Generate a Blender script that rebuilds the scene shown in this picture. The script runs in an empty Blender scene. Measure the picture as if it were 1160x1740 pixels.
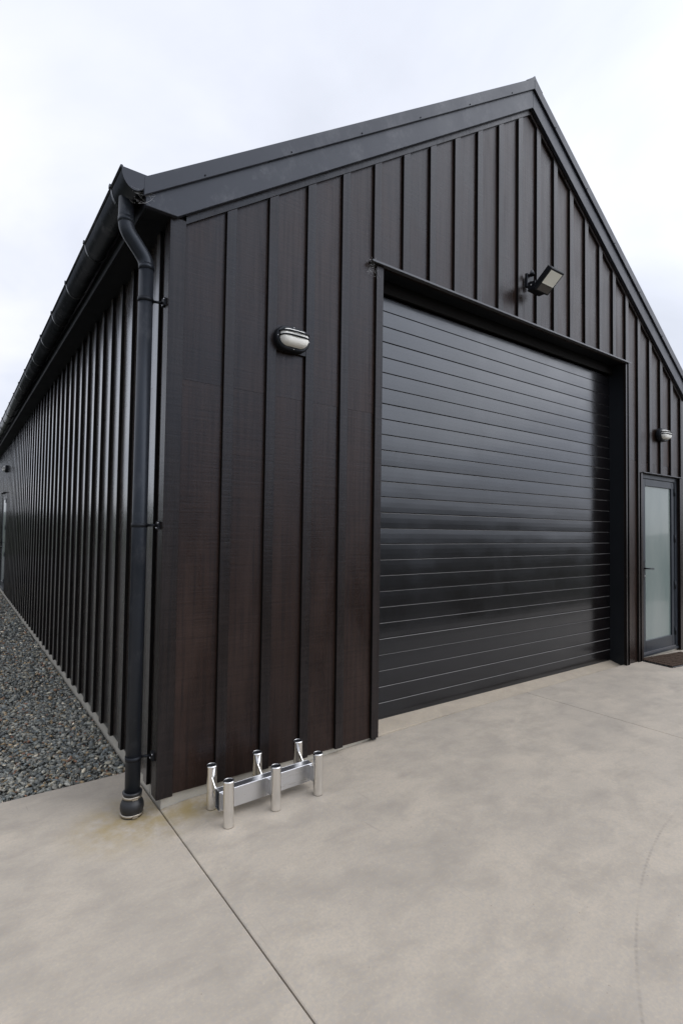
import bpy, bmesh, math, random
import numpy as np
from mathutils import Vector, Matrix
R = math.radians
random.seed(7); rng = np.random.default_rng(11)
sc = bpy.context.scene
col = sc.collection

# ------------------------------------------------------------------ camera
cam_d = bpy.data.cameras.new('camera'); cam = bpy.data.objects.new('camera', cam_d); col.objects.link(cam)
YAW, PITCH, ROLL, F = R(36.0748), R(1.9387), R(0.8139), 905.325
fw = Vector((math.sin(YAW)*math.cos(PITCH), math.cos(YAW)*math.cos(PITCH), math.sin(PITCH)))
rt = Vector((math.cos(YAW), -math.sin(YAW), 0)); up = rt.cross(fw)
r2 = rt*math.cos(ROLL) + up*math.sin(ROLL); u2 = up*math.cos(ROLL) - rt*math.sin(ROLL)
cam.matrix_world = Matrix(((r2.x, u2.x, -fw.x, -0.957), (r2.y, u2.y, -fw.y, -3.017), (r2.z, u2.z, -fw.z, 1.6), (0, 0, 0, 1)))
cam_d.sensor_fit = 'VERTICAL'; cam_d.sensor_height = 36; cam_d.sensor_width = 24
cam_d.lens = 36*F/1740
cam_d.clip_start = 0.05; cam_d.clip_end = 3000
sc.camera = cam

# ------------------------------------------------------------------ sky, sun, exposure
SUN_EL, SUN_AZ = R(36), R(140)           # azimuth measured from +y towards +x
sun_dir = Vector((math.sin(SUN_AZ)*math.cos(SUN_EL), math.cos(SUN_AZ)*math.cos(SUN_EL), math.sin(SUN_EL)))
w = bpy.data.worlds.new('World'); sc.world = w; w.use_nodes = True
nt = w.node_tree; nt.nodes.clear()
def N(nt, t, **kw):
    n = nt.nodes.new(t)
    for k, v in kw.items():
        if k.startswith('i_'): n.inputs[k[2:].replace('_', ' ')].default_value = v
        else: setattr(n, k, v)
    return n
out = N(nt, 'ShaderNodeOutputWorld'); bg = N(nt, 'ShaderNodeBackground'); bg.inputs['Strength'].default_value = 0.1
sky = N(nt, 'ShaderNodeTexSky', sky_type='NISHITA', sun_disc=False)
sky.sun_elevation = SUN_EL; sky.sun_rotation = SUN_AZ
tc = N(nt, 'ShaderNodeTexCoord')
sep = N(nt, 'ShaderNodeSeparateXYZ'); nt.links.new(tc.outputs['Generated'], sep.inputs[0])
def math_n(nt, op, a, b=None, c=None, clamp=False):
    n = nt.nodes.new('ShaderNodeMath'); n.operation = op; n.use_clamp = clamp
    for i, v in enumerate((a, b, c)):
        if v is None: continue
        if isinstance(v, (int, float)): n.inputs[i].default_value = v
        else: nt.links.new(v, n.inputs[i])
    return n.outputs[0]
zc = math_n(nt, 'ADD', math_n(nt, 'MAXIMUM', sep.outputs['Z'], 0.0), 0.22)
cmb = N(nt, 'ShaderNodeCombineXYZ')
nt.links.new(math_n(nt, 'DIVIDE', sep.outputs['X'], zc), cmb.inputs[0])
nt.links.new(math_n(nt, 'DIVIDE', sep.outputs['Y'], zc), cmb.inputs[1])
OFFS = (3.1, 1.7, 0.0)
cof = N(nt, 'ShaderNodeVectorMath', operation='ADD'); nt.links.new(cmb.outputs[0], cof.inputs[0]); cof.inputs[1].default_value = OFFS
cn = N(nt, 'ShaderNodeTexNoise', i_Scale=1.15, i_Detail=6.0, i_Roughness=0.5, i_Distortion=0.35)
nt.links.new(cof.outputs[0], cn.inputs['Vector'])
ramp = N(nt, 'ShaderNodeValToRGB'); nt.links.new(cn.outputs['Fac'], ramp.inputs[0])
e = ramp.color_ramp.elements
e[0].position = 0.30; e[0].color = (0.68, 0.715, 0.80, 1)
e[1].position = 0.66; e[1].color = (0.99, 1.0, 1.06, 1)
el = ramp.color_ramp.elements.new(0.5); el.color = (0.84, 0.87, 0.97, 1)
dot = N(nt, 'ShaderNodeVectorMath', operation='DOT_PRODUCT'); nt.links.new(tc.outputs['Generated'], dot.inputs[0]); dot.inputs[1].default_value = sun_dir
glow = math_n(nt, 'MULTIPLY', math_n(nt, 'POWER', math_n(nt, 'MAXIMUM', dot.outputs['Value'], 0.0), 4.0), 1.85)
# overcast luminance: the zenith is brighter than the horizon
zen = math_n(nt, 'MULTIPLY_ADD', math_n(nt, 'MAXIMUM', sep.outputs['Z'], 0.0), 0.25, 0.90)
gl = math_n(nt, 'MULTIPLY', math_n(nt, 'MULTIPLY', math_n(nt, 'ADD', glow, 1.0), zen), 9.0)
vs = N(nt, 'ShaderNodeVectorMath', operation='SCALE'); nt.links.new(ramp.outputs[0], vs.inputs[0]); nt.links.new(gl, vs.inputs['Scale'])
mx = N(nt, 'ShaderNodeMix', data_type='RGBA'); mx.inputs['Factor'].default_value = 0.9
nt.links.new(sky.outputs[0], mx.inputs['A']); nt.links.new(vs.outputs[0], mx.inputs['B'])
nt.links.new(mx.outputs['Result'], bg.inputs['Color']); nt.links.new(bg.outputs[0], out.inputs[0])

sun = bpy.data.lights.new('sun', 'SUN'); sun.energy = 0.5; sun.angle = R(60); sun.color = (1, 0.95, 0.86)
so = bpy.data.objects.new('sun', sun); col.objects.link(so)
so.rotation_euler = sun_dir.to_track_quat('Z', 'Y').to_euler()
sc.view_settings.view_transform = 'Standard'; sc.view_settings.look = 'None'
sc.view_settings.exposure = 0.3; sc.view_settings.gamma = 1.0; sc.view_settings.use_curve_mapping = False

# ------------------------------------------------------------------ materials
def new_mat(name, base=(0.5, 0.5, 0.5), rough=0.5, metal=0.0, spec=0.5):
    m = bpy.data.materials.new(name); m.use_nodes = True
    b = m.node_tree.nodes['Principled BSDF']
    b.inputs['Base Color'].default_value = (*base, 1); b.inputs['Roughness'].default_value = rough
    b.inputs['Metallic'].default_value = metal; b.inputs['Specular IOR Level'].default_value = spec
    return m, m.node_tree, b
def noise(nt, vec, scale=(1, 1, 1), s=1.0, detail=4.0, rough=0.55, dist=0.0):
    mp = N(nt, 'ShaderNodeMapping'); mp.inputs['Scale'].default_value = scale
    nt.links.new(vec, mp.inputs[0])
    n = N(nt, 'ShaderNodeTexNoise', i_Scale=s, i_Detail=detail, i_Roughness=rough, i_Distortion=dist)
    nt.links.new(mp.outputs[0], n.inputs['Vector'])
    return n.outputs['Fac']
def rampf(nt, v, lo, hi, a=0.0, b=1.0):
    n = N(nt, 'ShaderNodeMapRange'); n.clamp = True
    nt.links.new(v, n.inputs[0])
    for i, x in zip((1, 2, 3, 4), (lo, hi, a, b)): n.inputs[i].default_value = x
    return n.outputs[0]
def mixc(nt, fac, a, b, blend='MIX'):
    n = N(nt, 'ShaderNodeMix', data_type='RGBA', blend_type=blend)
    for s, v in (('Factor', fac), ('A', a), ('B', b)):
        if isinstance(v, (int, float)): n.inputs[s].default_value = v
        elif isinstance(v, tuple): n.inputs[s].default_value = (*v, 1)
        else: nt.links.new(v, n.inputs[s])
    return n.outputs['Result']
def bump(nt, b, h, strength=0.3, dist=0.002):
    n = N(nt, 'ShaderNodeBump'); n.inputs['Strength'].default_value = strength; n.inputs['Distance'].default_value = dist
    nt.links.new(h, n.inputs['Height']); nt.links.new(n.outputs[0], b.inputs['Normal'])
def pos(nt): return N(nt, 'ShaderNodeNewGeometry').outputs['Position']
M = {}

def wood(name, dark, light, rough, spec=0.21, bs=0.34):
    m, nt, b = new_mat(name, rough=rough, spec=spec)
    b.inputs['Specular Tint'].default_value = (0.72, 0.83, 1, 1)
    p = pos(nt)
    oi = N(nt, 'ShaderNodeObjectInfo')
    off = N(nt, 'ShaderNodeVectorMath', operation='MULTIPLY_ADD')
    cx = N(nt, 'ShaderNodeCombineXYZ')
    for i in range(3): nt.links.new(oi.outputs['Random'], cx.inputs[i])
    nt.links.new(cx.outputs[0], off.inputs[0]); off.inputs[1].default_value = (7, 5, 9); nt.links.new(p, off.inputs[2])
    v = off.outputs[0]
    saw = noise(nt, v, (2.2, 2.2, 75), 1.0, 4.0, 0.7)            # band-sawn lines across the sheet
    fine = noise(nt, v, (60, 60, 420), 1.0, 2.0, 0.6)
    grain = noise(nt, v, (48, 48, 1.3), 1.0, 4.0, 0.6, 0.4)   # grain running up the sheet
    blot = noise(nt, v, (2.6, 2.6, 0.9), 1.0, 5.0, 0.6, 0.5)
    wear = noise(nt, v, (30, 30, 5), 1.0, 6.0, 0.65)
    c = mixc(nt, rampf(nt, blot, 0.32, 0.7), dark, light)
    c = mixc(nt, rampf(nt, grain, 0.45, 0.75, 0.0, 0.7), c, tuple(x*0.45 for x in dark))
    c = mixc(nt, rampf(nt, saw, 0.48, 0.72, 0.0, 0.28), c, tuple(x*1.3 for x in light))
    c = mixc(nt, rampf(nt, saw, 0.30, 0.46, 0.35, 0.0), c, tuple(x*0.5 for x in dark))
    c = mixc(nt, rampf(nt, wear, 0.66, 0.8, 0.0, 0.25), c, (0.07, 0.066, 0.062))
    hv = N(nt, 'ShaderNodeHueSaturation'); nt.links.new(c, hv.inputs['Color'])
    nt.links.new(rampf(nt, oi.outputs['Random'], 0, 1, 0.82, 1.2), hv.inputs['Value'])
    nt.links.new(hv.outputs[0], b.inputs['Base Color'])
    rr = math_n(nt, 'ADD', rampf(nt, blot, 0.3, 0.7, rough-0.08, rough+0.12), rampf(nt, grain, 0.4, 0.7, -0.04, 0.05))
    nt.links.new(rr, b.inputs['Roughness'])
    h = math_n(nt, 'ADD', math_n(nt, 'MULTIPLY', saw, 1.0), math_n(nt, 'ADD', math_n(nt, 'MULTIPLY', fine, 0.5), math_n(nt, 'MULTIPLY', grain, 0.5)))
    bump(nt, b, h, bs, 0.0026)
    return m
M['sheet'] = wood('stained_sawn_sheet', (0.0130, 0.0076, 0.0057), (0.031, 0.0186, 0.0138), 0.30)
M['batten'] = wood('stained_batten_face', (0.0130, 0.0098, 0.0086), (0.025, 0.0190, 0.0166), 0.27)
M['side_sheet'] = wood('weathered_brightened_sheet', (0.024, 0.019, 0.016), (0.052, 0.043, 0.037), 0.27, 0.9, 0.2)  # long wall: weathered grey, base also brightened in place of grazing sky reflection
M['side_batten'] = wood('weathered_brightened_batten', (0.030, 0.025, 0.022), (0.064, 0.055, 0.049), 0.25, 0.9, 0.2)
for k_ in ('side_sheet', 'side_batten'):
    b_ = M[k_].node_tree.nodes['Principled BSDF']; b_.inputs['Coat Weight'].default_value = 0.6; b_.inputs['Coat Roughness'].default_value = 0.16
M['edge'] = new_mat('near_black_edge', (0.0045, 0.0035, 0.003), 0.75, spec=0.15)[0]  # near-black tone for the batten sides and the header seal

def metal(name, base, rough, dust_pale=0.0, spec=0.3):
    m, nt, b = new_mat(name, base, rough, spec=spec)
    b.inputs['Specular Tint'].default_value = (0.78, 0.87, 1, 1)
    p = pos(nt)
    n = noise(nt, p, (3, 3, 3), 1.0, 6.0, 0.6, 0.3)
    s = noise(nt, p, (40, 40, 40), 1.0, 4.0, 0.7)
    c = mixc(nt, rampf(nt, n, 0.3, 0.75), base, tuple(min(1, x*1.35) for x in base))
    if dust_pale:
        d = math_n(nt, 'MULTIPLY', rampf(nt, noise(nt, p, (5, 5, 4), 1.0, 6.0, 0.7), 0.52, 0.70), rampf(nt, s, 0.3, 0.65))
        c = mixc(nt, math_n(nt, 'MULTIPLY', d, dust_pale), c, (0.30, 0.30, 0.31))
    nt.links.new(c, b.inputs['Base Color'])
    nt.links.new(rampf(nt, math_n(nt, 'ADD', n, math_n(nt, 'MULTIPLY', s, 0.4)), 0.4, 1.0, rough-0.07, rough+0.09), b.inputs['Roughness'])
    bump(nt, b, n, 0.08, 0.01)
    return m
M['steel'] = metal('charcoal_coated_steel', (0.024, 0.025, 0.031), 0.42, 0.22)
M['gutter'] = metal('black_gutter_steel', (0.012, 0.013, 0.014), 0.27, 0.25)
M['pipe'] = metal('black_pipe_plastic', (0.014, 0.016, 0.020), 0.36, 0.15)
M['soffit'] = metal('dark_soffit', (0.006, 0.006, 0.006), 0.55, spec=0.35)
M['black'] = metal('matt_black', (0.006, 0.006, 0.007), 0.5, spec=0.3)
M['reveal'] = metal('black_reveal_lining', (0.006, 0.0065, 0.0075), 0.42, spec=0.4)
M['joinery'] = metal('charcoal_joinery', (0.016, 0.019, 0.024), 0.36)
M['flash_edge'] = metal('worn_flashing_edge', (0.07, 0.07, 0.075), 0.35)
# roller slats: deep satin paint with faint waviness of the pressed steel
m, nt_, b = new_mat('satin_door_paint', (0.0042, 0.0028, 0.0026), 0.2, spec=0.5)
b.inputs['Specular Tint'].default_value = (0.76, 0.86, 1, 1)
b.inputs['Coat Weight'].default_value = 0.25; b.inputs['Coat Tint'].default_value = (0.9, 0.94, 1, 1); b.inputs['Coat Roughness'].default_value = 0.13
p = pos(nt_)
wv = noise(nt_, p, (0.9, 0.9, 2.4), 1.0, 2.0, 0.5)
sm = noise(nt_, p, (2.2, 2.2, 1.6), 1.0, 6.0, 0.65, 0.6)
nt_.links.new(rampf(nt_, sm, 0.3, 0.75, 0.16, 0.29), b.inputs['Roughness'])
bump(nt_, b, wv, 0.35, 0.02)
M['door'] = m
M['dust_pale'] = new_mat('pale_ledge', (0.16, 0.155, 0.15), 0.5)[0]  # pale grey for the slat ledges
m, nt_, b = new_mat('brushed_aluminium', (0.62, 0.63, 0.65), 0.33, 1.0)
p = pos(nt_); g = noise(nt_, p, (4, 260, 260), 1.0, 3.0, 0.6)
nt_.links.new(rampf(nt_, g, 0.3, 0.7, 0.26, 0.42), b.inputs['Roughness']); bump(nt_, b, g, 0.1, 0.0006); M['alu'] = m
m, nt_, b = new_mat('polished_tube', (0.78, 0.77, 0.75), 0.13, 1.0)
p = pos(nt_); g = noise(nt_, p, (6, 6, 6), 1.0, 5.0, 0.6)
nt_.links.new(rampf(nt_, g, 0.3, 0.7, 0.09, 0.2), b.inputs['Roughness']); M['tube'] = m
M['stainless'] = new_mat('stainless_clamp', (0.42, 0.38, 0.32), 0.42, 1.0)[0]
M['rubber'] = new_mat('black_rubber', (0.009, 0.010, 0.012), 0.42)[0]
M['zinc'] = new_mat('zinc_screw', (0.55, 0.55, 0.56), 0.3, 1.0)[0]
M['opal'] = new_mat('opal_diffuser', (0.86, 0.85, 0.80), 0.55, 0.0, 0.3)[0]
M['lens'] = new_mat('flood_lens', (0.88, 0.86, 0.77), 0.15)[0]
M['sensor'] = new_mat('dark_gloss_plastic', (0.02, 0.015, 0.014), 0.15)[0]
m, nt_, b = new_mat('frosted_glass', (0.16, 0.205, 0.205), 0.24)
b.inputs['Coat Weight'].default_value = 0.35; b.inputs['Coat Roughness'].default_value = 0.05; b.inputs['Specular IOR Level'].default_value = 0.2
p = pos(nt_); g = noise(nt_, p, (3, 3, 1.2), 1.0, 4.0, 0.5)
nt_.links.new(mixc(nt_, rampf(nt_, g, 0.35, 0.7), (0.135, 0.170, 0.162), (0.175, 0.205, 0.195)), b.inputs['Base Color'])
M['glass'] = m
m, nt_, b = new_mat('cobweb_silk', (0.7, 0.7, 0.7), 0.7); M['silk'] = m

def concrete(name, tone, stains):
    m, nt, b = new_mat(name, rough=0.62, spec=0.35)
    p = pos(nt)
    big = noise(nt, p, (1.1, 1.5, 0.9), 1.0, 7.0, 0.65, 0.2)
    mid = noise(nt, p, (3.5, 5, 3.5), 1.0, 7.0, 0.62, 0.25)
    fin = noise(nt, p, (170, 170, 170), 1.0, 3.0, 0.7)
    pit = noise(nt, p, (34, 34, 34), 1.0, 3.0, 0.8)
    drag = noise(nt, p, (1.4, 6, 1), 1.0, 5.0, 0.6, 0.4)
    warm = tuple(x*t for x, t in zip(tone, (1.065, 0.92, 0.725))); cool = tuple(x*0.84*t for x, t in zip(tone, (1.05, 0.915, 0.735)))
    c = mixc(nt, rampf(nt, big, 0.38, 0.62), cool, warm)
    c = mixc(nt, rampf(nt, mid, 0.42, 0.72, 0.0, 0.8), c, tuple(x*0.74 for x in cool))
    c = mixc(nt, rampf(nt, drag, 0.55, 0.78, 0.0, 0.35), c, tuple(x*1.12 for x in warm))
    c = mixc(nt, rampf(nt, fin, 0.35, 0.7, 0.0, 0.22), c, tuple(x*0.66 for x in tone))
    grit = noise(nt, p, (75, 75, 75), 1.0, 2.0, 0.6)
    c = mixc(nt, rampf(nt, grit, 0.42, 0.72, 0.0, 0.32), c, tuple(x*0.62 for x in tone))
    c = mixc(nt, rampf(nt, grit, 0.40, 0.26, 0.0, 0.18), c, tuple(x*1.22 for x in warm))
    c = mixc(nt, rampf(nt, pit, 0.69, 0.75, 0.0, 0.55), c, (0.14, 0.12, 0.10))
    scr = math_n(nt, 'MULTIPLY', rampf(nt, noise(nt, p, (26, 2.2, 8), 1.0, 2.0, 0.5, 1.0), 0.68, 0.74), rampf(nt, noise(nt, p, (1.7, 1.7, 1.7), 1.0, 2.0, 0.5), 0.52, 0.6))
    c = mixc(nt, math_n(nt, 'MULTIPLY', scr, 0.35), c, (0.20, 0.18, 0.16))
    if stains:
        def spot(cx, cy, rx, ry):
            mp = N(nt, 'ShaderNodeMapping', vector_type='POINT'); nt.links.new(p, mp.inputs[0])
            mp.inputs['Location'].default_value = (-cx/rx, -cy/ry, 0); mp.inputs['Scale'].default_value = (1/rx, 1/ry, 0)
            ln = N(nt, 'ShaderNodeVectorMath', operation='LENGTH'); nt.links.new(mp.outputs[0], ln.inputs[0])
            return rampf(nt, ln.outputs['Value'], 0.15, 1.0, 1.0, 0.0)
        alg = math_n(nt, 'MAXIMUM', spot(-0.1, 0.02, 0.42, 0.36), spot(0.22, -0.06, 0.42, 0.2))
        alg = math_n(nt, 'MULTIPLY', alg, rampf(nt, noise(nt, p, (9, 9, 9), 1.0, 5.0, 0.65), 0.36, 0.62))
        c = mixc(nt, math_n(nt, 'MULTIPLY', alg, 0.85), c, (0.30, 0.225, 0.085))
        dirt = math_n(nt, 'MULTIPLY', spot(-0.12, 0.06, 0.16, 0.14), 0.3)
        c = mixc(nt, dirt, c, (0.16, 0.13, 0.08))
        # rubber scuff: arc left by a wheel
        mp = N(nt, 'ShaderNodeVectorMath', operation='SUBTRACT'); nt.links.new(p, mp.inputs[0]); mp.inputs[1].default_value = (ARC[0], ARC[1], 0)
        s3 = N(nt, 'ShaderNodeSeparateXYZ'); nt.links.new(mp.outputs[0], s3.inputs[0])
        rad = math_n(nt, 'SQRT', math_n(nt, 'ADD', math_n(nt, 'MULTIPLY', s3.outputs[0], s3.outputs[0]), math_n(nt, 'MULTIPLY', s3.outputs[1], s3.outputs[1])))
        dd = math_n(nt, 'ABSOLUTE', math_n(nt, 'SUBTRACT', rad, ARC[2]))
        line = rampf(nt, math_n(nt, 'ADD', dd, rampf(nt, noise(nt, p, (30, 30, 30), 1.0, 3.0, 0.6), 0.3, 0.7, -0.003, 0.004)), 0.002, 0.009, 1.0, 0.0)
        ang = math_n(nt, 'ARCTAN2', s3.outputs[1], s3.outputs[0])
        dash = rampf(nt, math_n(nt, 'SINE', math_n(nt, 'MULTIPLY', ang, ARC[2]*2*math.pi/0.03)), -0.4, 0.4, 0.45, 1.0)
        span = math_n(nt, 'MULTIPLY', rampf(nt, s3.outputs[0], ARC[3]-ARC[0], ARC[3]-ARC[0]+0.25), rampf(nt, s3.outputs[0], ARC[4]-ARC[0]-0.3, ARC[4]-ARC[0], 1.0, 0.0))
        below = rampf(nt, s3.outputs[1], -0.05, 0.05, 0.0, 1.0) if ARC[1] < -2 else rampf(nt, s3.outputs[1], -0.05, 0.05, 1.0, 0.0)
        sc_ = math_n(nt, 'MULTIPLY', math_n(nt, 'MULTIPLY', line, dash), math_n(nt, 'MULTIPLY', span, below))
        c = mixc(nt, math_n(nt, 'MULTIPLY', math_n(nt, 'MULTIPLY', sc_, rampf(nt, noise(nt, p, (5, 5, 5), 1.0, 3.0, 0.6), 0.35, 0.6, 0.25, 1.0)), 0.3), c, (0.10, 0.095, 0.09))
    nt.links.new(c, b.inputs['Base Color'])
    nt.links.new(rampf(nt, mid, 0.3, 0.7, 0.52, 0.72), b.inputs['Roughness'])
    bump(nt, b, math_n(nt, 'ADD', math_n(nt, 'MULTIPLY', fin, 0.5), mid), 0.12, 0.004)
    return m
ARC = (2.639, -5.101, 3.4148, 0.55, 2.35)   # centre x, y, radius, from x, to x
M['concrete'] = concrete('trowelled_concrete', (0.45, 0.45, 0.45), True)
M['plinth'] = concrete('plinth_concrete', (0.47, 0.50, 0.52), False)
M['threshold'] = concrete('threshold_concrete', (0.39, 0.38, 0.36), False)
M['joint'] = new_mat('joint_sealant', (0.035, 0.032, 0.03), 0.8)[0]

def ground_mat(name, a, b_, s):
    m, nt, b = new_mat(name, rough=0.9, spec=0.2)
    p = pos(nt)
    c = mixc(nt, rampf(nt, noise(nt, p, (s, s, s), 1.0, 8.0, 0.65), 0.3, 0.7), a, b_)
    nt.links.new(c, b.inputs['Base Color']); bump(nt, b, noise(nt, p, (s*9,)*3, 1.0, 5.0, 0.7), 0.6, 0.02)
    return m
M['gravel_base'] = ground_mat('gravel_bed', (0.03, 0.03, 0.028), (0.09, 0.088, 0.08), 30)
M['grass'] = ground_mat('grass', (0.013, 0.019, 0.008), (0.024, 0.028, 0.013), 0.8)
M['hill'] = ground_mat('hill_bush', (0.012, 0.019, 0.010), (0.026, 0.034, 0.020), 0.05)
m, nt_, b = new_mat('schist_stone', rough=0.7, spec=0.4)
at = N(nt_, 'ShaderNodeAttribute', attribute_name='stone'); p = pos(nt_)
g = noise(nt_, p, (160, 160, 160), 1.0, 4.0, 0.7)
nt_.links.new(mixc(nt_, rampf(nt_, g, 0.3, 0.75, 0.0, 0.5), at.outputs['Color'], (0.03, 0.03, 0.03)), b.inputs['Base Color'])
M['stone'] = m
m, nt_, b = new_mat('mat_bristle', rough=0.9, spec=0.1)
p = pos(nt_); g = noise(nt_, p, (70, 70, 70), 1.0, 5.0, 0.7)
nt_.links.new(mixc(nt_, rampf(nt_, g, 0.35, 0.68), (0.028, 0.018, 0.013), (0.085, 0.058, 0.042)), b.inputs['Base Color']); bump(nt_, b, g, 0.8, 0.006)
M['bristle'] = m

# ------------------------------------------------------------------ mesh helpers
def box(bm, x0, x1, y0, y1, z0, z1, mi=0):
    v = [bm.verts.new(c) for c in ((x0,y0,z0),(x1,y0,z0),(x1,y1,z0),(x0,y1,z0),(x0,y0,z1),(x1,y0,z1),(x1,y1,z1),(x0,y1,z1))]
    fs = [bm.faces.new([v[i] for i in f]) for f in ((0,3,2,1),(4,5,6,7),(0,1,5,4),(1,2,6,5),(2,3,7,6),(3,0,4,7))]
    for f in fs: f.material_index = mi
    return fs        # bottom, top, front(-y), right(+x), back(+y), left(-x)
def prism(bm, pts, axis, a, b):
    """extrude a 2-D polygon along an axis: axis 'y' -> pts are (x,z); 'x' -> (y,z); 'z' -> (x,y)"""
    def P(p, t): return {'y': (p[0], t, p[1]), 'x': (t, p[0], p[1]), 'z': (p[0], p[1], t)}[axis]
    A = [bm.verts.new(P(p, a)) for p in pts]; B = [bm.verts.new(P(p, b)) for p in pts]
    n = len(pts); fs = [bm.faces.new(A), bm.faces.new(B[::-1])]
    for i in range(n): fs.append(bm.faces.new((A[i], B[i], B[(i+1) % n], A[(i+1) % n])))
    return fs
def lathe(bm, prof, seg=32, cx=0, cy=0):
    rings = []
    for r, z in prof:
        rings.append([bm.verts.new((cx+r*math.cos(2*math.pi*i/seg), cy+r*math.sin(2*math.pi*i/seg), z)) for i in range(seg)])
    for A, B in zip(rings, rings[1:]):
        for i in range(seg): bm.faces.new((A[i], A[(i+1) % seg], B[(i+1) % seg], B[i])).smooth = True
    return rings
def tube(bm, pts, r, seg=20, cap=True):
    pts = [Vector(p) for p in pts]; rings = []
    for i, p in enumerate(pts):
        d = (pts[min(i+1, len(pts)-1)] - pts[max(i-1, 0)]).normalized()
        a = d.cross(Vector((0, 1, 0)) if abs(d.y) < 0.9 else Vector((1, 0, 0))).normalized(); b = d.cross(a)
        rr = r[i] if isinstance(r, (list, tuple)) else r
        rings.append([bm.verts.new(p + (a*math.cos(2*math.pi*k/seg) + b*math.sin(2*math.pi*k/seg))*rr) for k in range(seg)])
    for A, B in zip(rings, rings[1:]):
        for k in range(seg): bm.faces.new((A[k], A[(k+1) % seg], B[(k+1) % seg], B[k])).smooth = True
    if cap: bm.faces.new(rings[0][::-1]); bm.faces.new(rings[-1])
def obj(name, bm, mats, parent=None, bevel=0.0, smooth=False):
    bmesh.ops.recalc_face_normals(bm, faces=bm.faces)
    if bevel:
        bmesh.ops.bevel(bm, geom=[e_ for e_ in bm.edges if len(e_.link_faces) == 2 and e_.calc_face_angle(0) > 0.6], offset=bevel, segments=1, affect='EDGES', profile=0.5)
    me = bpy.data.meshes.new(name); bm.to_mesh(me); bm.free()
    for mm in (mats if isinstance(mats, (list, tuple)) else [mats]): me.materials.append(M[mm])
    if smooth:
        for p_ in me.polygons: p_.use_smooth = True
    o = bpy.data.objects.new(name, me); col.objects.link(o)
    if parent: o.parent = parent
    return o
def linked(name, me, parent, loc=(0, 0, 0), rot=(0, 0, 0)):
    o = bpy.data.objects.new(name, me); col.objects.link(o); o.parent = parent; o.location = loc; o.rotation_euler = rot
    return o
def empty(name, loc, label, cat, group=None, rot=(0, 0, 0)):
    o = bpy.data.objects.new(name, None); col.objects.link(o); o.location = loc; o.rotation_euler = rot
    o['label'] = label; o['category'] = cat
    if group: o['group'] = group
    return o
def nb(): return bmesh.new()
def copy_tree(o, parent=None):
    c = o.copy(); col.objects.link(c); c.parent = parent
    for ch in list(o.children): copy_tree(ch, c)
    return c

# ------------------------------------------------------------------ the setting
GX = [-60, -0.05, 0.0, 0.2, 0.9, 1.6, 2.5, 5.3, 7.5, 60]
GZ = [0.0, 0.0, 0.003, 0.022, 0.034, 0.068, 0.088, 0.104, 0.108, 0.108]
def gz(x): return float(np.interp(x, GX, GZ))
APRON_Y = -2.42
ground = nb(); box(ground, -900, 900, -900, 900, -0.4, -0.14)
o = obj('lawn', ground, 'grass'); o['kind'] = 'structure'
# low bush-covered hills closing the view all round
hb = nb(); K = 160; prev = None; ring = []
for i in range(K):
    a = 2*math.pi*i/K
    h = 9 + 5*math.sin(3*a+0.4) + 3.5*math.sin(7*a+1.3) + 2.0*math.sin(17*a) + random.uniform(-0.8, 0.8)
    col_ = []
    for rr, hh in ((170, -0.2), (188, 0.55), (205, 0.9), (230, 1.0), (300, 0.0)):
        col_.append(hb.verts.new((rr*math.cos(a), rr*math.sin(a), hh*h if hh > 0 else -0.2)))
    ring.append(col_)
for i in range(K):
    A, B = ring[i], ring[(i+1) % K]
    for j in range(4): hb.faces.new((A[j], B[j], B[j+1], A[j+1]))
o = obj('hills', hb, 'hill', smooth=True); o['kind'] = 'structure'

apron = nb(); box(apron, -7.9, 11.9, APRON_Y+0.05, 0.05, -0.12, -0.035)
apron_o = obj('concrete_apron', apron, 'joint'); apron_o['kind'] = 'structure'
def slab(x0, x1, y0, y1):
    xs = sorted(set([x0, x1] + [x for x in GX if x0 < x < x1] + list(np.arange(max(x0, -1), min(x1, 8), 0.2))))
    xs = [x for i, x in enumerate(xs) if i == 0 or x - xs[i-1] > 0.004]
    bm = nb(); ys = [y0, y1]; e_ = 0.004
    xs_ = [xs[0], xs[0]+e_] + xs[1:-1] + [xs[-1]-e_, xs[-1]]; ys_ = [y0, y0+e_, y1-e_, y1]
    g = []
    for i, x in enumerate(xs_):
        row = []
        for j, y in enumerate(ys_):
            drop = 0.003 if i in (0, len(xs_)-1) or j in (0, 3) else 0
            row.append(bm.verts.new((x, y, gz(x)-drop)))
        g.append(row)
    for i in range(len(xs_)-1):
        for j in range(3): bm.faces.new((g[i][j], g[i+1][j], g[i+1][j+1], g[i][j+1]))
    border = [g[i][0] for i in range(len(xs_))] + [g[-1][j] for j in range(1, 4)] + [g[i][3] for i in range(len(xs_)-2, -1, -1)] + [g[0][j] for j in (2, 1)]
    low = [bm.verts.new((v.co.x, v.co.y, -0.13)) for v in border]
    n = len(border)
    for i in range(n): bm.faces.new((border[i], low[i], low[(i+1) % n], border[(i+1) % n]))
    bm.faces.new(low)
    return obj('slab', bm, 'concrete', apron_o)
JX = 3.46
slab(-8, 0.036, APRON_Y, 0.655)
slab(0.042, JX-0.0025, APRON_Y, 0.052)
slab(JX+0.0025, 12, APRON_Y, 0.052)
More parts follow.
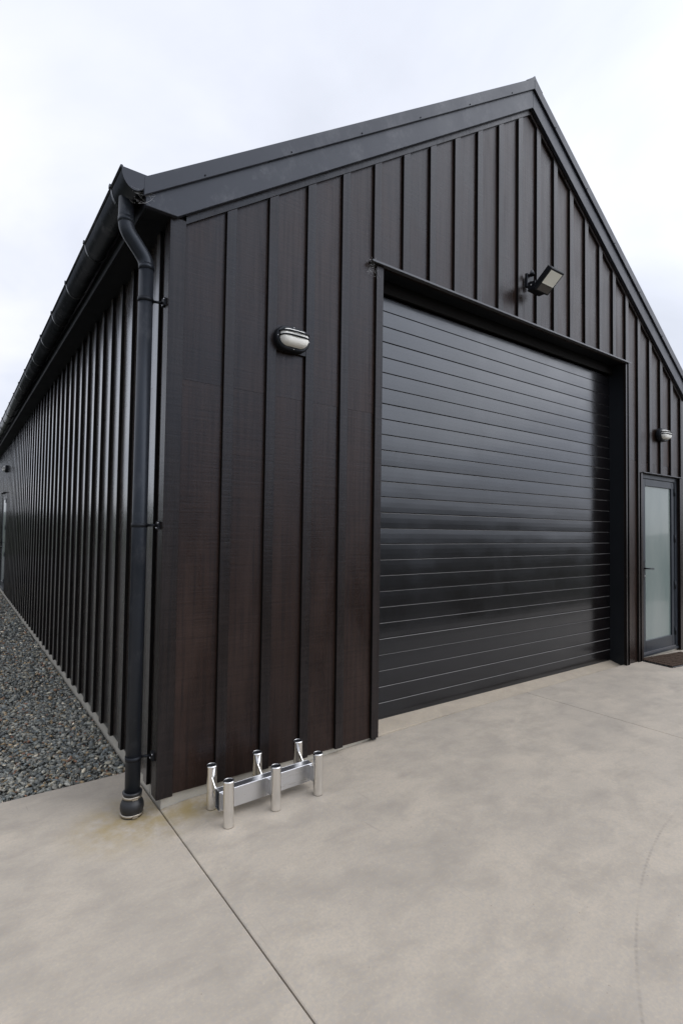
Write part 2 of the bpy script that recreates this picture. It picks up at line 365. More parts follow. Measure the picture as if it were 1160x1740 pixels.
# gravel strip along the long wall
bm = nb(); box(bm, -9, 0.044, 0.657, 30, -0.13, -0.022)
o = obj('gravel_bed', bm, 'gravel_base'); o['kind'] = 'structure'
def gravel():
    ico = np.array([(0,0,1)] + [(math.cos(a)*0.894, math.sin(a)*0.894, 0.447) for a in np.arange(5)*2*math.pi/5] +
                   [(math.cos(a)*0.894, math.sin(a)*0.894, -0.447) for a in (np.arange(5)+0.5)*2*math.pi/5] + [(0,0,-1)])
    F_ = []
    for i in range(5):
        j = (i+1) % 5
        F_ += [(0, 1+i, 1+j), (1+i, 6+i, 1+j), (1+j, 6+i, 6+j), (11, 6+j, 6+i)]
    F_ = np.array(F_)
    P, S = [], []
    for x0, x1, y0, y1, dens, s0, s1 in ((-1.5, 0.035, 0.665, 2.6, 5200, 0.007, 0.021), (-1.9, 0.035, 2.6, 5.5, 2800, 0.009, 0.022), (-2.6, 0.035, 5.5, 14.5, 900, 0.014, 0.026)):
        n = int((x1-x0)*(y1-y0)*dens)
        P.append(np.c_[rng.uniform(x0, x1, n), rng.uniform(y0, y1, n), rng.uniform(-0.02, 0.0, n)])
        S.append(s0*0.8 + (s1*1.12-s0*0.8)*rng.random(n)**2.6)
    P = np.concatenate(P); S = np.concatenate(S); n = len(P)
    keep = (P[:, 0]+S < 0.043) & (P[:, 1]-S > 0.658); P = P[keep]; S = S[keep]; n = len(P)
    V = ico[None]*rng.uniform(0.6, 1.25, (n, 12, 1))*np.stack([rng.uniform(0.8, 1.5, n), rng.uniform(0.55, 1.0, n), rng.uniform(0.3, 0.65, n)], 1)[:, None]
    V = V*S[:, None, None]
    a = rng.uniform(0, 2*np.pi, n); t = rng.normal(0, 0.4, n); t2 = rng.normal(0, 0.4, n)
    def rot(V, i, j, a):
        c, s = np.cos(a)[:, None], np.sin(a)[:, None]; u = V[..., i]*c - V[..., j]*s; v = V[..., i]*s + V[..., j]*c
        V = V.copy(); V[..., i] = u; V[..., j] = v; return V
    V = rot(rot(rot(V, 0, 2, t), 1, 2, t2), 0, 1, a) + P[:, None]
    V[..., 0] = np.minimum(V[..., 0], 0.044); V[..., 1] = np.maximum(V[..., 1], 0.6565)
    pal = np.array([(0.085,0.09,0.088),(0.12,0.125,0.12),(0.06,0.066,0.068),(0.155,0.155,0.145),(0.20,0.19,0.16),(0.17,0.125,0.075),(0.14,0.075,0.05),(0.34,0.31,0.26),(0.09,0.105,0.115)])
    k = rng.choice(len(pal), n, p=[.22,.2,.2,.13,.06,.06,.03,.02,.08])
    C = np.array((2.55, 2.5, 2.3))*pal[k]*rng.uniform(0.65, 1.3, (n, 1))
    me = bpy.data.meshes.new('gravel_stones')
    me.vertices.add(n*12); me.vertices.foreach_set('co', V.reshape(-1).astype(np.float32))
    idx = (F_[None] + (np.arange(n)*12)[:, None, None]).reshape(-1)
    me.loops.add(len(idx)); me.loops.foreach_set('vertex_index', idx.astype(np.int32))
    me.polygons.add(len(idx)//3); me.polygons.foreach_set('loop_start', np.arange(0, len(idx), 3, dtype=np.int32)); me.polygons.foreach_set('loop_total', np.full(len(idx)//3, 3, np.int32))
    at_ = me.color_attributes.new('stone', 'FLOAT_COLOR', 'POINT')
    at_.data.foreach_set('color', np.c_[np.repeat(C, 12, 0), np.ones(n*12)].reshape(-1).astype(np.float32))
    me.update(calc_edges=True); me.validate(); me.materials.append(M['stone'])
    o = bpy.data.objects.new('gravel', me); col.objects.link(o)
    o['kind'] = 'stuff'; o['label'] = 'loose grey and brown crushed stone along the long dark wall'; o['category'] = 'gravel'
gravel()

# ------------------------------------------------------------------ the building
B = empty('garage_building', (0, 0, 0), 'dark brown board and batten gabled garage with wide black sectional door', 'garage')
AX, W, L = 3.43, 6.86, 15.0           # ridge x, width, length
SL = 0.68
def zB(x): return 5.693 - SL*abs(x-AX)     # underside line of the barge
def zF(x): return 5.867 - SL*abs(x-AX)     # underside line of the barge flashing
def zT(x): return 5.972 - SL*abs(x-AX)     # top of the flashing
BW, BD = 0.065, 0.023                       # batten width and thickness
OPX0, OPX1, OPZ = 1.602, 5.308, 3.588       # garage opening
PDX0, PDX1, PDZ = 5.69, 6.70, 2.335         # side entrance opening
ZB0, ZJ = 0.09, 2.466                       # cladding bottom, sheet joint

def clad_piece(bm, xa, xb, lo, hi, y0, y1):
    """front cladding between xa..xb, above lo, with the top cut along the rake or at hi"""
    xs = [xa] + ([AX] if xa < AX < xb else []) + [xb]
    top = [(x, min(hi, zB(x)+0.06)) for x in xs]
    pts = [(xa, lo), (xb, lo)] + top[::-1]
    if min(t[1] for t in top) - lo < 0.01: return
    return prism(bm, pts, 'y', y0, y1)
def front_sheet(xa, xb):
    cuts = sorted(set([xa, xb] + [c for c in (OPX0, OPX1, PDX0, PDX1) if xa < c < xb]))
    for band in (0, 1):
        bm = nb(); any_ = False
        for a, b_ in zip(cuts, cuts[1:]):
            m_ = (a+b_)/2
            lo = OPZ if OPX0 < m_ < OPX1 else (PDZ if PDX0 < m_ < PDX1 else ZB0)
            l, h = (lo, ZJ) if band == 0 else (max(lo, ZJ+0.0012), 99)
            if h - l < 0.02: continue
            if clad_piece(bm, a+0.0003, b_-0.0003, l, h, BD, BD+0.02): any_ = True
        if any_: obj('sheet', bm, 'sheet', B)
        else: bm.free()
FBX = [0.346 + 0.2904*k for k in range(23)]
cent = [x+BW/2 for x in FBX]
edges = [0.024] + cent + [W-0.024]
for a, b_ in zip(edges, edges[1:]): front_sheet(a+0.0005, b_-0.0005)
def batten_mesh_faces(fs):
    for f in fs: f.material_index = 1
    for f in fs:
        f.normal_update()
def front_batten(x0, lo, hi=None, w_=BW, name='batten'):
    bm = nb()
    x1 = x0+w_; xs = [x0] + ([AX] if x0 < AX < x1 else []) + [x1]
    top = [(x, (zB(x)-0.052) if hi is None else hi) for x in xs]
    fs = prism(bm, [(x0, lo), (x1, lo)] + top[::-1], 'y', 0.0, BD-0.0008)
    bmesh.ops.recalc_face_normals(bm, faces=bm.faces)
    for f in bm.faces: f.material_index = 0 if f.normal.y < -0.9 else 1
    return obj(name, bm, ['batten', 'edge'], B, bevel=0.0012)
for x in FBX:
    if abs(x-OPX0) < 0.1 or (x < OPX0 < x+BW): front_batten(x, OPZ+0.016); continue
    if OPX0-0.02 < x < OPX1-0.03: front_batten(x, OPZ+0.016)
    elif PDX0-0.11 < x < PDX1-0.06: front_batten(x, PDZ+0.018)
    else: front_batten(x, ZB0)
# trims around the two openings
front_batten(1.536, ZB0, OPZ, 0.0655, 'jamb_trim')
front_batten(5.309, ZB0, OPZ, 0.045, 'jamb_trim')
front_batten(5.60, ZB0, PDZ, 0.088, 'door_trim')
front_batten(6.701, 0.12, PDZ, 0.03, 'door_trim')
# corner boards, one folded piece each
for sx, name in ((1, 'corner_board'), (-1, 'corner_board')):
    X = 0 if sx > 0 else W
    def px(t): return X + sx*t
    bm = nb(); prism(bm, [(px(-0.001), -0.001), (px(0.092), -0.001), (px(0.092), BD-0.0008), (px(BD-0.0008), BD-0.0008), (px(BD-0.0008), 0.088), (px(-0.001), 0.088)], 'z', ZB0-0.004, 3.39)
    for f in bm.faces: f.material_index = 0
    obj(name, bm, ['batten', 'edge'], B, bevel=0.002)
# raking trim under the barge
for s in (-1, 1):
    bm = nb(); xe = 0.092 if s < 0 else W-0.092
    pts = [(AX, zB(AX)+0.03), (xe, zB(xe)+0.03), (xe, zB(xe)-0.048), (AX, zB(AX)-0.048)]
    prism(bm, pts, 'y', 0.002, BD-0.0008); obj('rake_trim', bm, 'batten', B)
# long wall cladding
SDY0, SDY1 = 10.95, 12.0
SBY = [0.187 + 0.295*k for k in range(50)]
ce = [y+BW/2 for y in SBY if y+BW < L-0.1]
ed = [0.026] + ce + [L]
for a, b_ in zip(ed, ed[1:]):
    cuts = sorted(set([a, b_] + [c for c in (SDY0, SDY1) if a < c < b_]))
    for l0, h0 in ((0.1, ZJ), (ZJ+0.0012, 3.40)):
        bm = nb(); n_ = 0
        for c0, c1 in zip(cuts, cuts[1:]):
            l = max(l0, 2.33) if SDY0 < (c0+c1)/2 < SDY1 else l0
            if h0-l > 0.02: box(bm, BD, BD+0.02, c0+0.0006, c1-0.0006, l, h0); n_ += 1
        if n_: obj('sheet', bm, 'side_sheet', B)
        else: bm.free()
for y in SBY:
    if y+BW > L-0.1: continue
    lo = 2.345 if SDY0-0.06 < y < SDY1 else 0.1
    bm = nb(); box(bm, 0.0, BD-0.0008, y, y+BW, lo, 3.384)
    bmesh.ops.recalc_face_normals(bm, faces=bm.faces)
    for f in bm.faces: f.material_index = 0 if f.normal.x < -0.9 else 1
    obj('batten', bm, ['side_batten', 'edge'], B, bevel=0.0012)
# hidden walls, plinth, inner floor
bm = nb(); box(bm, W-0.04, W-0.003, 0.095, L, 0.09, 3.39); obj('wall', bm, 'sheet', B)
bm = nb(); prism(bm, [(0.05, 0.09), (W-0.05, 0.09), (W-0.05, 3.3), (AX, 5.6), (0.05, 3.3)], 'y', L-0.04, L-0.002); obj('wall', bm, 'sheet', B)
bm = nb()
for a, b_ in ((0.045, OPX0-0.031), (OPX1+0.031, W-0.045)):
    bm = nb(); box(bm, a, b_, 0.0535, 0.25, -0.13, 0.2); obj('plinth', bm, 'plinth', B)
bm = nb(); box(bm, 0.0455, 0.25, 0.26, L-0.06, -0.13, 0.2); obj('plinth', bm, 'plinth', B)
bm = nb(); prism(bm, [(0.059, gz(1.7)-0.004), (0.059, -0.13), (0.40, -0.13), (0.40, 0.123), (0.2, 0.123), (0.063, gz(2.2)+0.002)], 'x', OPX0+0.002, OPX1-0.002)
obj('threshold', bm, 'threshold', B)
bm = nb(); box(bm, 0.26, W-0.05, 0.41, L-0.06, -0.1, 0.1); obj('floor', bm, 'plinth', B)

# roof, barges, flashings
for s in (-1, 1):
    xe = -0.20 if s < 0 else W+0.20
    bm = nb(); prism(bm, [(AX, zT(AX)-0.01), (xe, zT(xe)-0.01), (xe, zT(xe)-0.05), (AX, zT(AX)-0.06)], 'y', -0.02, L+0.03); obj('roof', bm, 'steel', B)
    e1 = -0.149 if s < 0 else W+0.149; e0 = 0.031 if s < 0 else W-0.031
    zc_ = zB(e0)
    bm = nb(); prism(bm, [(AX, zB(AX)), (AX, zF(AX)+0.02), (e1, zF(e1)+0.02), (e1, zc_), (e0, zc_)], 'y', -0.03, 0.0005)
    obj('barge_board', bm, 'steel', B, bevel=0.0025)
    ef = -0.165 if s < 0 else W+0.165
    bm = nb(); prism(bm, [(AX, zF(AX)), (AX, zT(AX)), (ef, zT(ef)), (ef, zF(ef))], 'y', -0.05, -0.033)
    prism(bm, [(AX, zT(AX)-0.006), (AX, zT(AX)+0.002), (ef, zT(ef)+0.002), (ef, zT(ef)-0.006)], 'y', -0.0325, 0.16)
    fl = obj('barge_flashing', bm, 'steel', B, bevel=0.003)
    for k in range(6):
        x = AX + s*(0.35 + 0.58*k)
        bm = nb(); z_ = zF(x)+0.018
        bmesh.ops.create_icosphere(bm, subdivisions=1, radius=0.006, matrix=Matrix.Translation((x, -0.051, z_))); obj('screw', bm, 'black', fl)
bm = nb(); prism(bm, [(AX-0.13, zT(AX-0.13)+0.004), (AX-0.035, zT(AX-0.035)+0.012), (AX, zT(AX)+0.022), (AX+0.035, zT(AX+0.035)+0.012), (AX+0.13, zT(AX+0.13)+0.004), (AX, zT(AX)-0.02)], 'y', -0.0505, L+0.02)
obj('ridge_cap', bm, 'steel', B)
# eaves: fascia, soffit
for s in (1, -1):
    X = 0 if s > 0 else W
    def px(t): return X + s*t
    bm = nb(); box(bm, *sorted((px(-0.13), px(0.045))), 0.002, L, 3.3865, 3.40); obj('soffit', bm, 'soffit', B)
    bm = nb(); box(bm, *sorted((px(-0.146), px(-0.1305))), 0.002, L, 3.380, 3.475); obj('fascia', bm, 'soffit', B, bevel=0.002)
# gutter on the long wall
GXc, GZc, GRx, GRz = -0.213, 3.538, 0.068, 0.104
def gut(t, off=0.0): return (GXc+(GRx+off)*math.cos(t), GZc+(GRz+off)*math.sin(t))
ts = [math.pi + math.pi*i/18 for i in range(19)]
bm = nb(); pr_o = [gut(t) for t in ts]; pr_i = [gut(t, -0.003) for t in ts]
fs = prism(bm, pr_o + pr_i[::-1], 'y', -0.046, L)
for f in bm.faces:
    if len(f.verts) == 4: f.smooth = True
tube(bm, [(GXc-GRx-0.002, -0.046, GZc+0.002), (GXc-GRx-0.002, L, GZc+0.002)], 0.008, 10)
G = obj('gutter', bm, 'gutter', B)
bm = nb(); prism(bm, [gut(t, 0.002) for t in ts], 'y', -0.0485, -0.0465); obj('end_cap', bm, 'steel', G)
y = 0.185
while y < L:
    bm = nb(); prism(bm, [gut(t, 0.0045) for t in ts] + [gut(t, 0.0004) for t in ts][::-1], 'y', y-0.012, y+0.012)
    box(bm, GXc-GRx-0.016, GXc-GRx+0.012, y-0.012, y+0.012, GZc-0.004, GZc+0.014)
    obj('bracket', bm, 'gutter', G); y += 0.745
# downpipe
PX, PY, PR = -0.1, 0.1, 0.041
path = [(-0.218, PY, 3.455), (-0.218, PY, 3.34)]
import_pts = [(-0.218, 3.335), (-0.2175, 3.315), (-0.2145, 3.296), (-0.2085, 3.278), (-0.199, 3.261), (-0.186, 3.243), (-0.159, 3.209), (-0.132, 3.173), (-0.119, 3.155), (-0.1095, 3.138), (-0.1035, 3.120), (-0.1005, 3.102), (-0.1, 3.085)]
path += [(x, PY, z) for x, z in import_pts]
bm = nb(); tube(bm, path, 0.0425, 28)
tube(bm, [(PX, PY, 3.10), (PX, PY, 0.06)], PR, 28)
D = obj('downpipe', bm, 'pipe', B)
for z in (3.095, 3.33):
    x = PX if z < 3.2 else -0.218
    bm = nb(); tube(bm, [(x, PY, z-0.016), (x, PY, z+0.016)], 0.0437, 28); obj('pipe_socket', bm, 'pipe', D)
for z in (2.905, 1.612, 0.312):
    bm = nb(); tube(bm, [(PX, PY, z-0.012), (PX, PY, z+0.012)], PR+0.003, 28)
    tube(bm, [(PX+PR, PY-0.01, z), (-0.012, 0.078, z)], 0.008, 10)
    box(bm, -0.0125, -0.0012, 0.040, 0.086, z-0.022, z+0.022)
    c = obj('pipe_clip', bm, 'black', D)
    for dy, dz in ((0.046, 0.014), (0.080, -0.014)):
        bm = nb(); bmesh.ops.create_icosphere(bm, subdivisions=1, radius=0.005, matrix=Matrix.Translation((-0.0125, dy, z+dz))); obj('screw', bm, 'zinc', c)
bm = nb()
lathe(bm, [(0.058, 0.001), (0.0585, 0.024), (0.061, 0.03), (0.0635, 0.045), (0.0625, 0.062), (0.057, 0.078), (0.050, 0.088), (0.0485, 0.094), (0.0485, 0.118), (0.052, 0.122), (0.052, 0.13), (0.042, 0.132)], 40, PX, PY)
bo = obj('rubber_boot', bm, 'rubber', D)
for r, z0, z1 in ((0.0615, 0.006, 0.020), (0.0515, 0.098, 0.112)):
    bm = nb(); lathe(bm, [(r-0.003, z0), (r, z0+0.001), (r, z1-0.001), (r-0.003, z1)], 40, PX, PY)
    box(bm, PX-0.014, PX+0.014, PY-r-0.008, PY-r+0.003, z0+0.002, z1-0.002)
    obj('hose_clamp', bm, 'stainless', D)

# garage opening: lining, head, sectional door of pressed slats
bm = nb()
box(bm, OPX0-0.03, OPX0-0.0005, 0.0245, 0.36, 0.07, OPZ); box(bm, OPX1+0.0005, OPX1+0.03, 0.0245, 0.36, 0.085, OPZ)
box(bm, OPX0-0.03, OPX1+0.03, 0.0245, 0.36, OPZ+0.0005, OPZ+0.03)
obj('opening_lining', bm, 'reveal', B)
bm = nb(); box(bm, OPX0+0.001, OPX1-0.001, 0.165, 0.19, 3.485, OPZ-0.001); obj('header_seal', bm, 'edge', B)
bm = nb(); box(bm, 1.475, 5.352, -0.028, 0.03, OPZ+0.002, OPZ+0.008); prism(bm, [(-0.028, OPZ-0.006), (-0.0255, OPZ-0.006), (-0.0255, OPZ+0.002), (-0.028, OPZ+0.002)], 'x', 1.475, 5.352)
obj('head_flashing', bm, 'flash_edge', B)
Z0, SH, NS, DY = 0.126, 0.1245, 27, 0.206
bm = nb(); box(bm, OPX0-0.02, OPX1+0.02, DY+0.03, DY+0.045, Z0, Z0+SH*NS); GD = obj('garage_door', bm, 'black', B)
bm = nb()
fs = prism(bm, [(0.0065, 0.0005), (0.0, 0.0045), (-0.0005, SH*0.35), (-0.0005, SH*0.65), (0.0, SH-0.0055), (0.0065, SH-0.002), (0.022, SH-0.002), (0.022, 0.0005)], 'x', OPX0-0.012, OPX1+0.012)
fs[2+4].material_index = 1      # the ledge on top of each slat is paler than its face
sl = obj('slat', bm, ['door', 'dust_pale'], GD); sme = sl.data
for k in range(NS):
    o = sl if k == 0 else linked('slat', sme, GD)
    ph = (k % 4) - 1.5
    o.location = (0, DY, Z0+SH*k); o.rotation_euler = (R(-0.46*ph + random.uniform(-0.06, 0.06)), 0, R(random.uniform(-0.03, 0.03)))
bm = nb(); box(bm, OPX0+0.002, OPX1-0.002, DY-0.001, DY+0.02, Z0-0.006, Z0+0.003); obj('bottom_seal', bm, 'rubber', GD)

# entrance door beside it
def entrance(name, parent, width, y_face, inset=0.008, pin=0.018):
    """local: x across, y into the wall, z up from the cladding bottom"""
    bm = nb(); fw_ = 0.05; H0, H1 = 0.165, PDZ-0.004
    box(bm, 0, fw_, y_face, y_face+0.09, H0, H1); box(bm, width-fw_-0.02, width, y_face, y_face+0.09, H0, H1); box(bm, fw_+0.0005, width-fw_-0.0205, y_face, y_face+0.09, H1-fw_, H1)
    box(bm, 0.001, width-0.001, y_face-0.012, y_face+0.1, H0-0.03, H0-0.001)
    d = obj(name, bm, 'joinery', parent, bevel=0.002)
    lx0, lx1, lz0, lz1 = fw_+0.004, width-fw_-0.0245, H0+0.004, H1-fw_-0.004
    gx0, gx1, gz0_, gz1 = lx0+0.09, lx1-0.075, lz0+0.145, lz1-0.085
    bm = nb()
    y0, y1 = y_face+inset, y_face+0.05
    box(bm, lx0, gx0, y0, y1, lz0, lz1); box(bm, gx1, lx1, y0, y1, lz0, lz1); box(bm, gx0+0.0003, gx1-0.0003, y0, y1, lz0, gz0_); box(bm, gx0+0.0003, gx1-0.0003, y0, y1, gz1, lz1)
    obj('door_leaf', bm, 'joinery', d, bevel=0.003)
    bm = nb(); box(bm, gx0-0.004, gx1+0.004, y0+pin, y0+pin+0.008, gz0_-0.004, gz1+0.004); obj('pane', bm, 'glass', d)
    bm = nb(); hx, hz = lx0+0.04, 1.19
    box(bm, hx-0.02, hx+0.02, y0-0.008, y0-0.0005, hz-0.14, hz+0.09)
    tube(bm, [(hx, y0-0.004, hz), (hx, y0-0.05, hz), (hx+0.012, y0-0.058, hz), (hx+0.13, y0-0.058, hz-0.004)], 0.009, 10); obj('handle', bm, 'black', d)
    bm = nb(); bmesh.ops.create_cone(bm, cap_ends=True, segments=14, radius1=0.012, radius2=0.012, depth=0.012, matrix=Matrix.Translation((hx, y0-0.01, hz-0.09)) @ Matrix.Rotation(R(90), 4, 'X')); obj('lock_cylinder', bm, 'zinc', d)
    for z in (0.36, 0.95, 1.55, 2.15):
        bm = nb(); tube(bm, [(lx1+0.004, y0-0.006, z-0.05), (lx1+0.004, y0-0.006, z+0.05)], 0.011, 10); obj('hinge', bm, 'black', d)
    bm = nb(); box(bm, lx0+0.002, lx1-0.002, y0-0.014, y0-0.0005, lz0-0.002, lz0+0.012); obj('weather_bar', bm, 'flash_edge', d)
    bm = nb(); box(bm, -0.03, width+0.035, y_face-0.062, y_face-0.006, PDZ+0.002, PDZ+0.009); obj('head_flashing', bm, 'flash_edge', d)
    return d
d = entrance('entrance_door', B, 1.008, 0.035); d.location = (PDX0+0.001, 0, 0)
d = entrance('entrance_door', B, 1.048, 0.0, 0.003, 0.005); d.matrix_local = Matrix(((0, 1, 0, 0), (-1, 0, 0, SDY1-0.001), (0, 0, 1, 0), (0, 0, 0, 1)))
d['label'] = 'glazed door far along the long wall'
# packing blocks behind the bulkhead lights
bm = nb(); box(bm, FBX[1]+BW+0.001, FBX[2]-0.001, 0.0015, BD-0.001, 2.765, 2.93); obj('packing_block', bm, 'batten', B)

# ------------------------------------------------------------------ wall lights
def stadium(w_, h_, n=14, k=0.0):
    """outline of a rounded oval, centred"""
    pts = []; r = h_/2; c = w_/2 - r
    for s in (1, -1):
        for i in range(n+1):
            a = -math.pi/2 + math.pi*i/n
            pts.append((s*(c + r*math.cos(a)), s*r*math.sin(a)))
    return pts
def loft(bm, layers, cap=True):
    rings = [[bm.verts.new((x, y, z)) for x, z in st] for st, y in layers]
    n = len(rings[0])
    for A, Bv in zip(rings, rings[1:]):
        for i in range(n): bm.faces.new((A[i], A[(i+1) % n], Bv[(i+1) % n], Bv[i])).smooth = True
    if cap: bm.faces.new(rings[-1])
    return rings
def bulkhead(loc, label, rotz=0.0, group=None):
    t = empty('wall_light', loc, label, 'wall light', group, (0, 0, rotz))
    bm = nb(); loft(bm, [(stadium(0.252, 0.158), 0.0), (stadium(0.252, 0.158), -0.03), (stadium(0.246, 0.152), -0.045), (stadium(0.222, 0.128), -0.052), (stadium(0.208, 0.114), -0.045)])
    obj('housing', bm, 'black', t)
    bm = nb(); loft(bm, [(stadium(0.206, 0.112), -0.04), (stadium(0.204, 0.11), -0.064), (stadium(0.190, 0.096), -0.082), (stadium(0.165, 0.072), -0.094), (stadium(0.115, 0.03), -0.099)])
    obj('diffuser', bm, 'opal', t)
    for z in (0.003, 0.029):
        hw = 0.108
        bm = nb(); prof = [(-hw, -0.050), (-hw+0.006, -0.070), (-hw+0.02, -0.090), (-hw+0.045, -0.1015), (0, -0.105), (hw-0.045, -0.1015), (hw-0.02, -0.090), (hw-0.006, -0.070), (hw, -0.050)]
        tube(bm, [(x, y, z) for x, y in prof], 0.0058, 8); obj('guard_bar', bm, 'black', t)
    for x, z in ((0, 0.071), (0, -0.071), (-0.116, 0), (0.116, 0)):
        bm = nb(); bmesh.ops.create_icosphere(bm, subdivisions=1, radius=0.0042, matrix=Matrix.Translation((x, -0.0505, z))); obj('screw', bm, 'zinc', t)
    return t
bulkhead((0.802, 0.001, 2.842), 'oval black bulkhead light with white diffuser between corner and garage door')
bulkhead((6.16, -0.0005, 2.842), 'oval black bulkhead light with white diffuser above the front entrance door')
bulkhead((-0.0005, 11.0, 2.86), 'oval bulkhead light on the long side wall above the far door', R(-90))

# floodlight
FL = empty('flood_light', (3.40, 0, 3.97), 'black floodlight with pale lens tilted down above the garage door', 'floodlight')
def fobj(name, bm, m_, par=FL, **k):
    o = obj(name, bm, m_, par, **k)
    return o
bm = nb(); box(bm, -0.055, 0.05, -0.03, -0.0005, -0.05, 0.085); fobj('wall_box', bm, 'black', bevel=0.006)
bm = nb(); tube(bm, [(0.0, -0.028, 0.0), (0.0, -0.075, -0.01), (0.0, -0.10, -0.055)], 0.016, 12); fobj('arm', bm, 'black')
bm = nb(); box(bm, -0.075, 0.105, -0.125, -0.045, -0.108, -0.098); box(bm, -0.075, -0.068, -0.125, -0.05, -0.098, -0.03); box(bm, 0.098, 0.105, -0.125, -0.05, -0.098, -0.03)
fobj('bracket', bm, 'black')
for x in (-0.0755, 0.1055):
    bm = nb(); bmesh.ops.create_icosphere(bm, subdivisions=1, radius=0.008, matrix=Matrix.Translation((x, -0.085, -0.06))); fobj('bolt', bm, 'zinc')
bm = nb(); tube(bm, [(-0.02, -0.03, 0.07), (-0.02, -0.055, 0.085), (-0.02, -0.06, 0.055)], 0.024, 12); fobj('motion_sensor', bm, 'black')
# head frame: u along x, v up the face, n out of the face
th = R(50); O = Vector((3.293-3.40, -0.14, 3.832-3.97)); U = Vector((1, 0, 0)); Vv = Vector((0, -math.sin(th), math.cos(th))); Nn = Vector((0, -math.cos(th), -math.sin(th)))
HM = Matrix(((U.x, Vv.x, Nn.x, O.x), (U.y, Vv.y, Nn.y, O.y), (U.z, Vv.z, Nn.z, O.z), (0, 0, 0, 1)))
def hobj(name, bm, m_, par=FL, **k):
    bmesh.ops.transform(bm, matrix=HM, verts=bm.verts); return obj(name, bm, m_, par, **k)
bm = nb(); box(bm, 0, 0.215, 0, 0.23, -0.035, 0); hobj('housing', bm, 'black', bevel=0.008)
bm = nb(); box(bm, 0.022, 0.193, 0.082, 0.208, 0.0005, 0.003); hobj('lens', bm, 'lens')
bm = nb(); box(bm, 0.022, 0.193, 0.015, 0.078, 0.0005, 0.003); hobj('sensor_window', bm, 'sensor')
for k in range(9):
    bm = nb(); x = 0.02 + 0.0215*k; box(bm, x, x+0.004, 0.02 + (0.02 if k % 2 else 0), 0.22, -0.062, -0.0345); hobj('fin', bm, 'black')

# ------------------------------------------------------------------ fishing rod rack on the slab
RK = empty('rod_holder_rack', (0.557, -0.24, gz(0.557)), 'six tube aluminium fishing rod holder rack standing on the slab', 'rod rack', None, (0, R(-1.0), R(0.4)))
TH, TR_ = 0.243, 0.0285
bm = nb()
prof = [(TR_-0.003, 0.004), (TR_, 0.0005), (TR_+0.0004, 0.006), (TR_, 0.012), (TR_, TH-0.012), (TR_+0.001, TH-0.006), (TR_-0.001, TH), (TR_-0.004, TH-0.001), (TR_-0.004, 0.02)]
lathe(bm, prof, 36); tm = obj('tube', bm, 'tube', RK)
bm = nb(); lathe(bm, [(TR_-0.0045, TH-0.0015), (TR_-0.007, TH-0.0012), (TR_-0.008, TH-0.06)], 28)
bm.faces.new([bm.verts.new((0.0215*math.cos(2*math.pi*i/28), 0.0215*math.sin(2*math.pi*i/28), TH-0.006)) for i in range(28)])
cp = obj('rubber_liner', bm, 'rubber', tm)
bm = nb(); box(bm, -0.003, 0.003, 0.0, 0.074, 0.055, 0.14); pl = obj('bracket_plate', bm, 'alu', RK)
bm = nb(); box(bm, -0.014, 0.014, -0.0025, 0.0025, 0.05, 0.145); fm = obj('mounting_flange', bm, 'alu', RK)
bm = nb(); bmesh.ops.create_icosphere(bm, subdivisions=1, radius=0.0055); bolt = obj('bolt', bm, 'zinc', pl); bolt_me = bolt.data
first = True
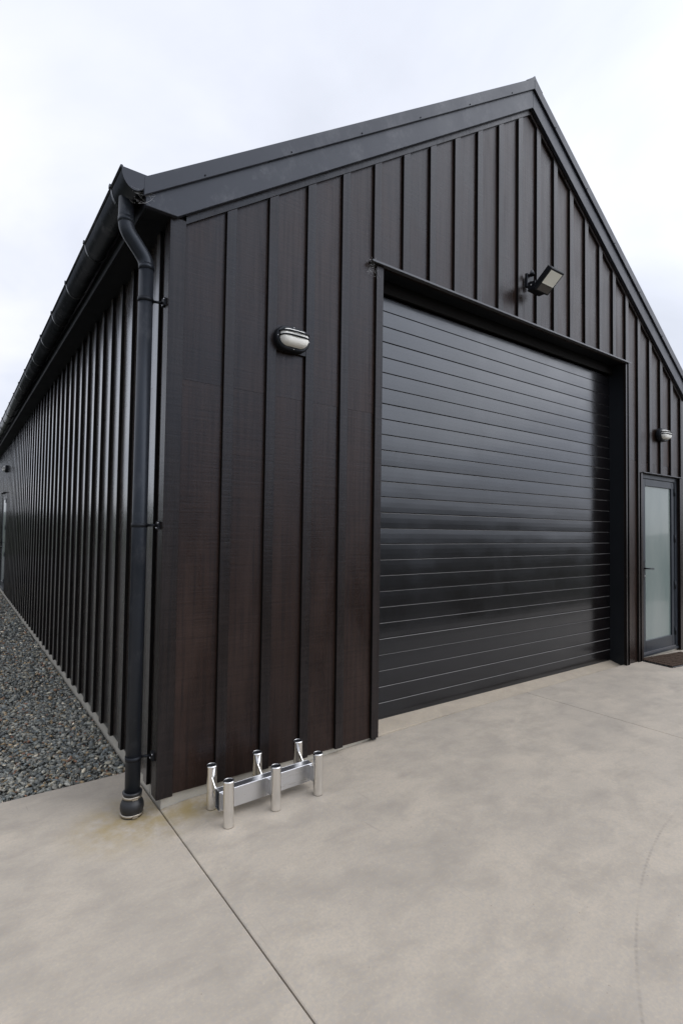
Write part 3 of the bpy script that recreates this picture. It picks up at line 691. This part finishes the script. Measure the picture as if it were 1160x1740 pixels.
for ix, x in enumerate((-0.285, 0.0, 0.285)):
    for s in (-1, 1):
        y = s*0.113
        if first: t_, l_, p_ = tm, cp, pl
        else:
            t_ = linked('tube', tm.data, RK); l_ = linked('rubber_liner', cp.data, t_); p_ = linked('bracket_plate', pl.data, RK)
        t_.location = (x, y, 0)
        p_.location = (x, s*0.029, 0); p_.rotation_euler = (0, 0, 0 if s > 0 else math.pi)
        f_ = fm if first else linked('mounting_flange', fm.data, RK)
        f_.location = (x, s*0.0315, 0)
        for k in range(4):
            b2 = bolt if (first and k == 0) else linked('bolt', bolt_me, p_)
            b2.location = ((-0.0065 if s < 0 else 0.0065) * (1 if s < 0 else -1), 0.018, 0.066+0.021*k)
        first = False
        if s > 0:    # bent gusset between rear tube and beam
            bm = nb(); prism(bm, [(0.024, 0.13), (y-TR_+0.003, 0.185), (y-TR_+0.003, 0.125), (0.03, 0.10)], 'x', x-0.011, x-0.006); obj('gusset', bm, 'tube', RK)
bm = nb()   # hollow rectangular beam, open at the ends
x0, x1, hy, z0, z1, t = -0.30, 0.30, 0.0285, 0.045, 0.148, 0.003
box(bm, x0, x1, -hy, -hy+t, z0, z1); box(bm, x0, x1, hy-t, hy, z0, z1); box(bm, x0, x1, -hy+t+0.0002, hy-t-0.0002, z1-t, z1); box(bm, x0, x1, -hy+t+0.0002, hy-t-0.0002, z0, z0+t)
obj('beam', bm, 'alu', RK, bevel=0.0008)

# ------------------------------------------------------------------ doormat
MT = empty('doormat', (6.08, -0.19, gz(6.0)), 'worn brown bristle doormat lying in front of the glazed entrance door', 'doormat', None, (0, 0, R(-7)))
bm = nb(); box(bm, -0.45, 0.45, -0.21, 0.21, 0.0, 0.009); obj('backing', bm, 'rubber', MT, bevel=0.003)
bm = nb(); box(bm, 0, 0.082, 0, 0.0565, 0.0095, 0.019); tf = obj('tuft_block', bm, 'bristle', MT, bevel=0.003)
for i in range(10):
    for j in range(6):
        loc = (-0.43+0.0866*i, -0.19+0.064*j, random.uniform(-0.002, 0.001))
        if i == j == 0: tf.location = loc
        else: linked('tuft_block', tf.data, MT, loc)

# ------------------------------------------------------------------ cobwebs
def cobweb(c, spread, n, label, normal):
    bm = nb(); c = Vector(c); rnd = random.Random(int(c.x*1000)+3)
    for i in range(n):
        a = c + Vector([rnd.uniform(-s, s) for s in spread]); b_ = c + Vector([rnd.uniform(-s, s) for s in spread])
        tube(bm, [a, (a+b_)/2 + Vector((0, 0, -0.008)), b_], 0.00022, 4, False)
    o = obj('cobweb', bm, 'silk'); o['label'] = label; o['category'] = 'cobweb'
cobweb((-0.17, -0.035, 3.43), (0.075, 0.014, 0.06), 22, 'dusty cobweb strung between gutter end and barge board', None)
cobweb((1.50, 0.004, 3.55), (0.07, 0.014, 0.08), 24, 'dusty cobweb in the top corner of the garage door trim', None)
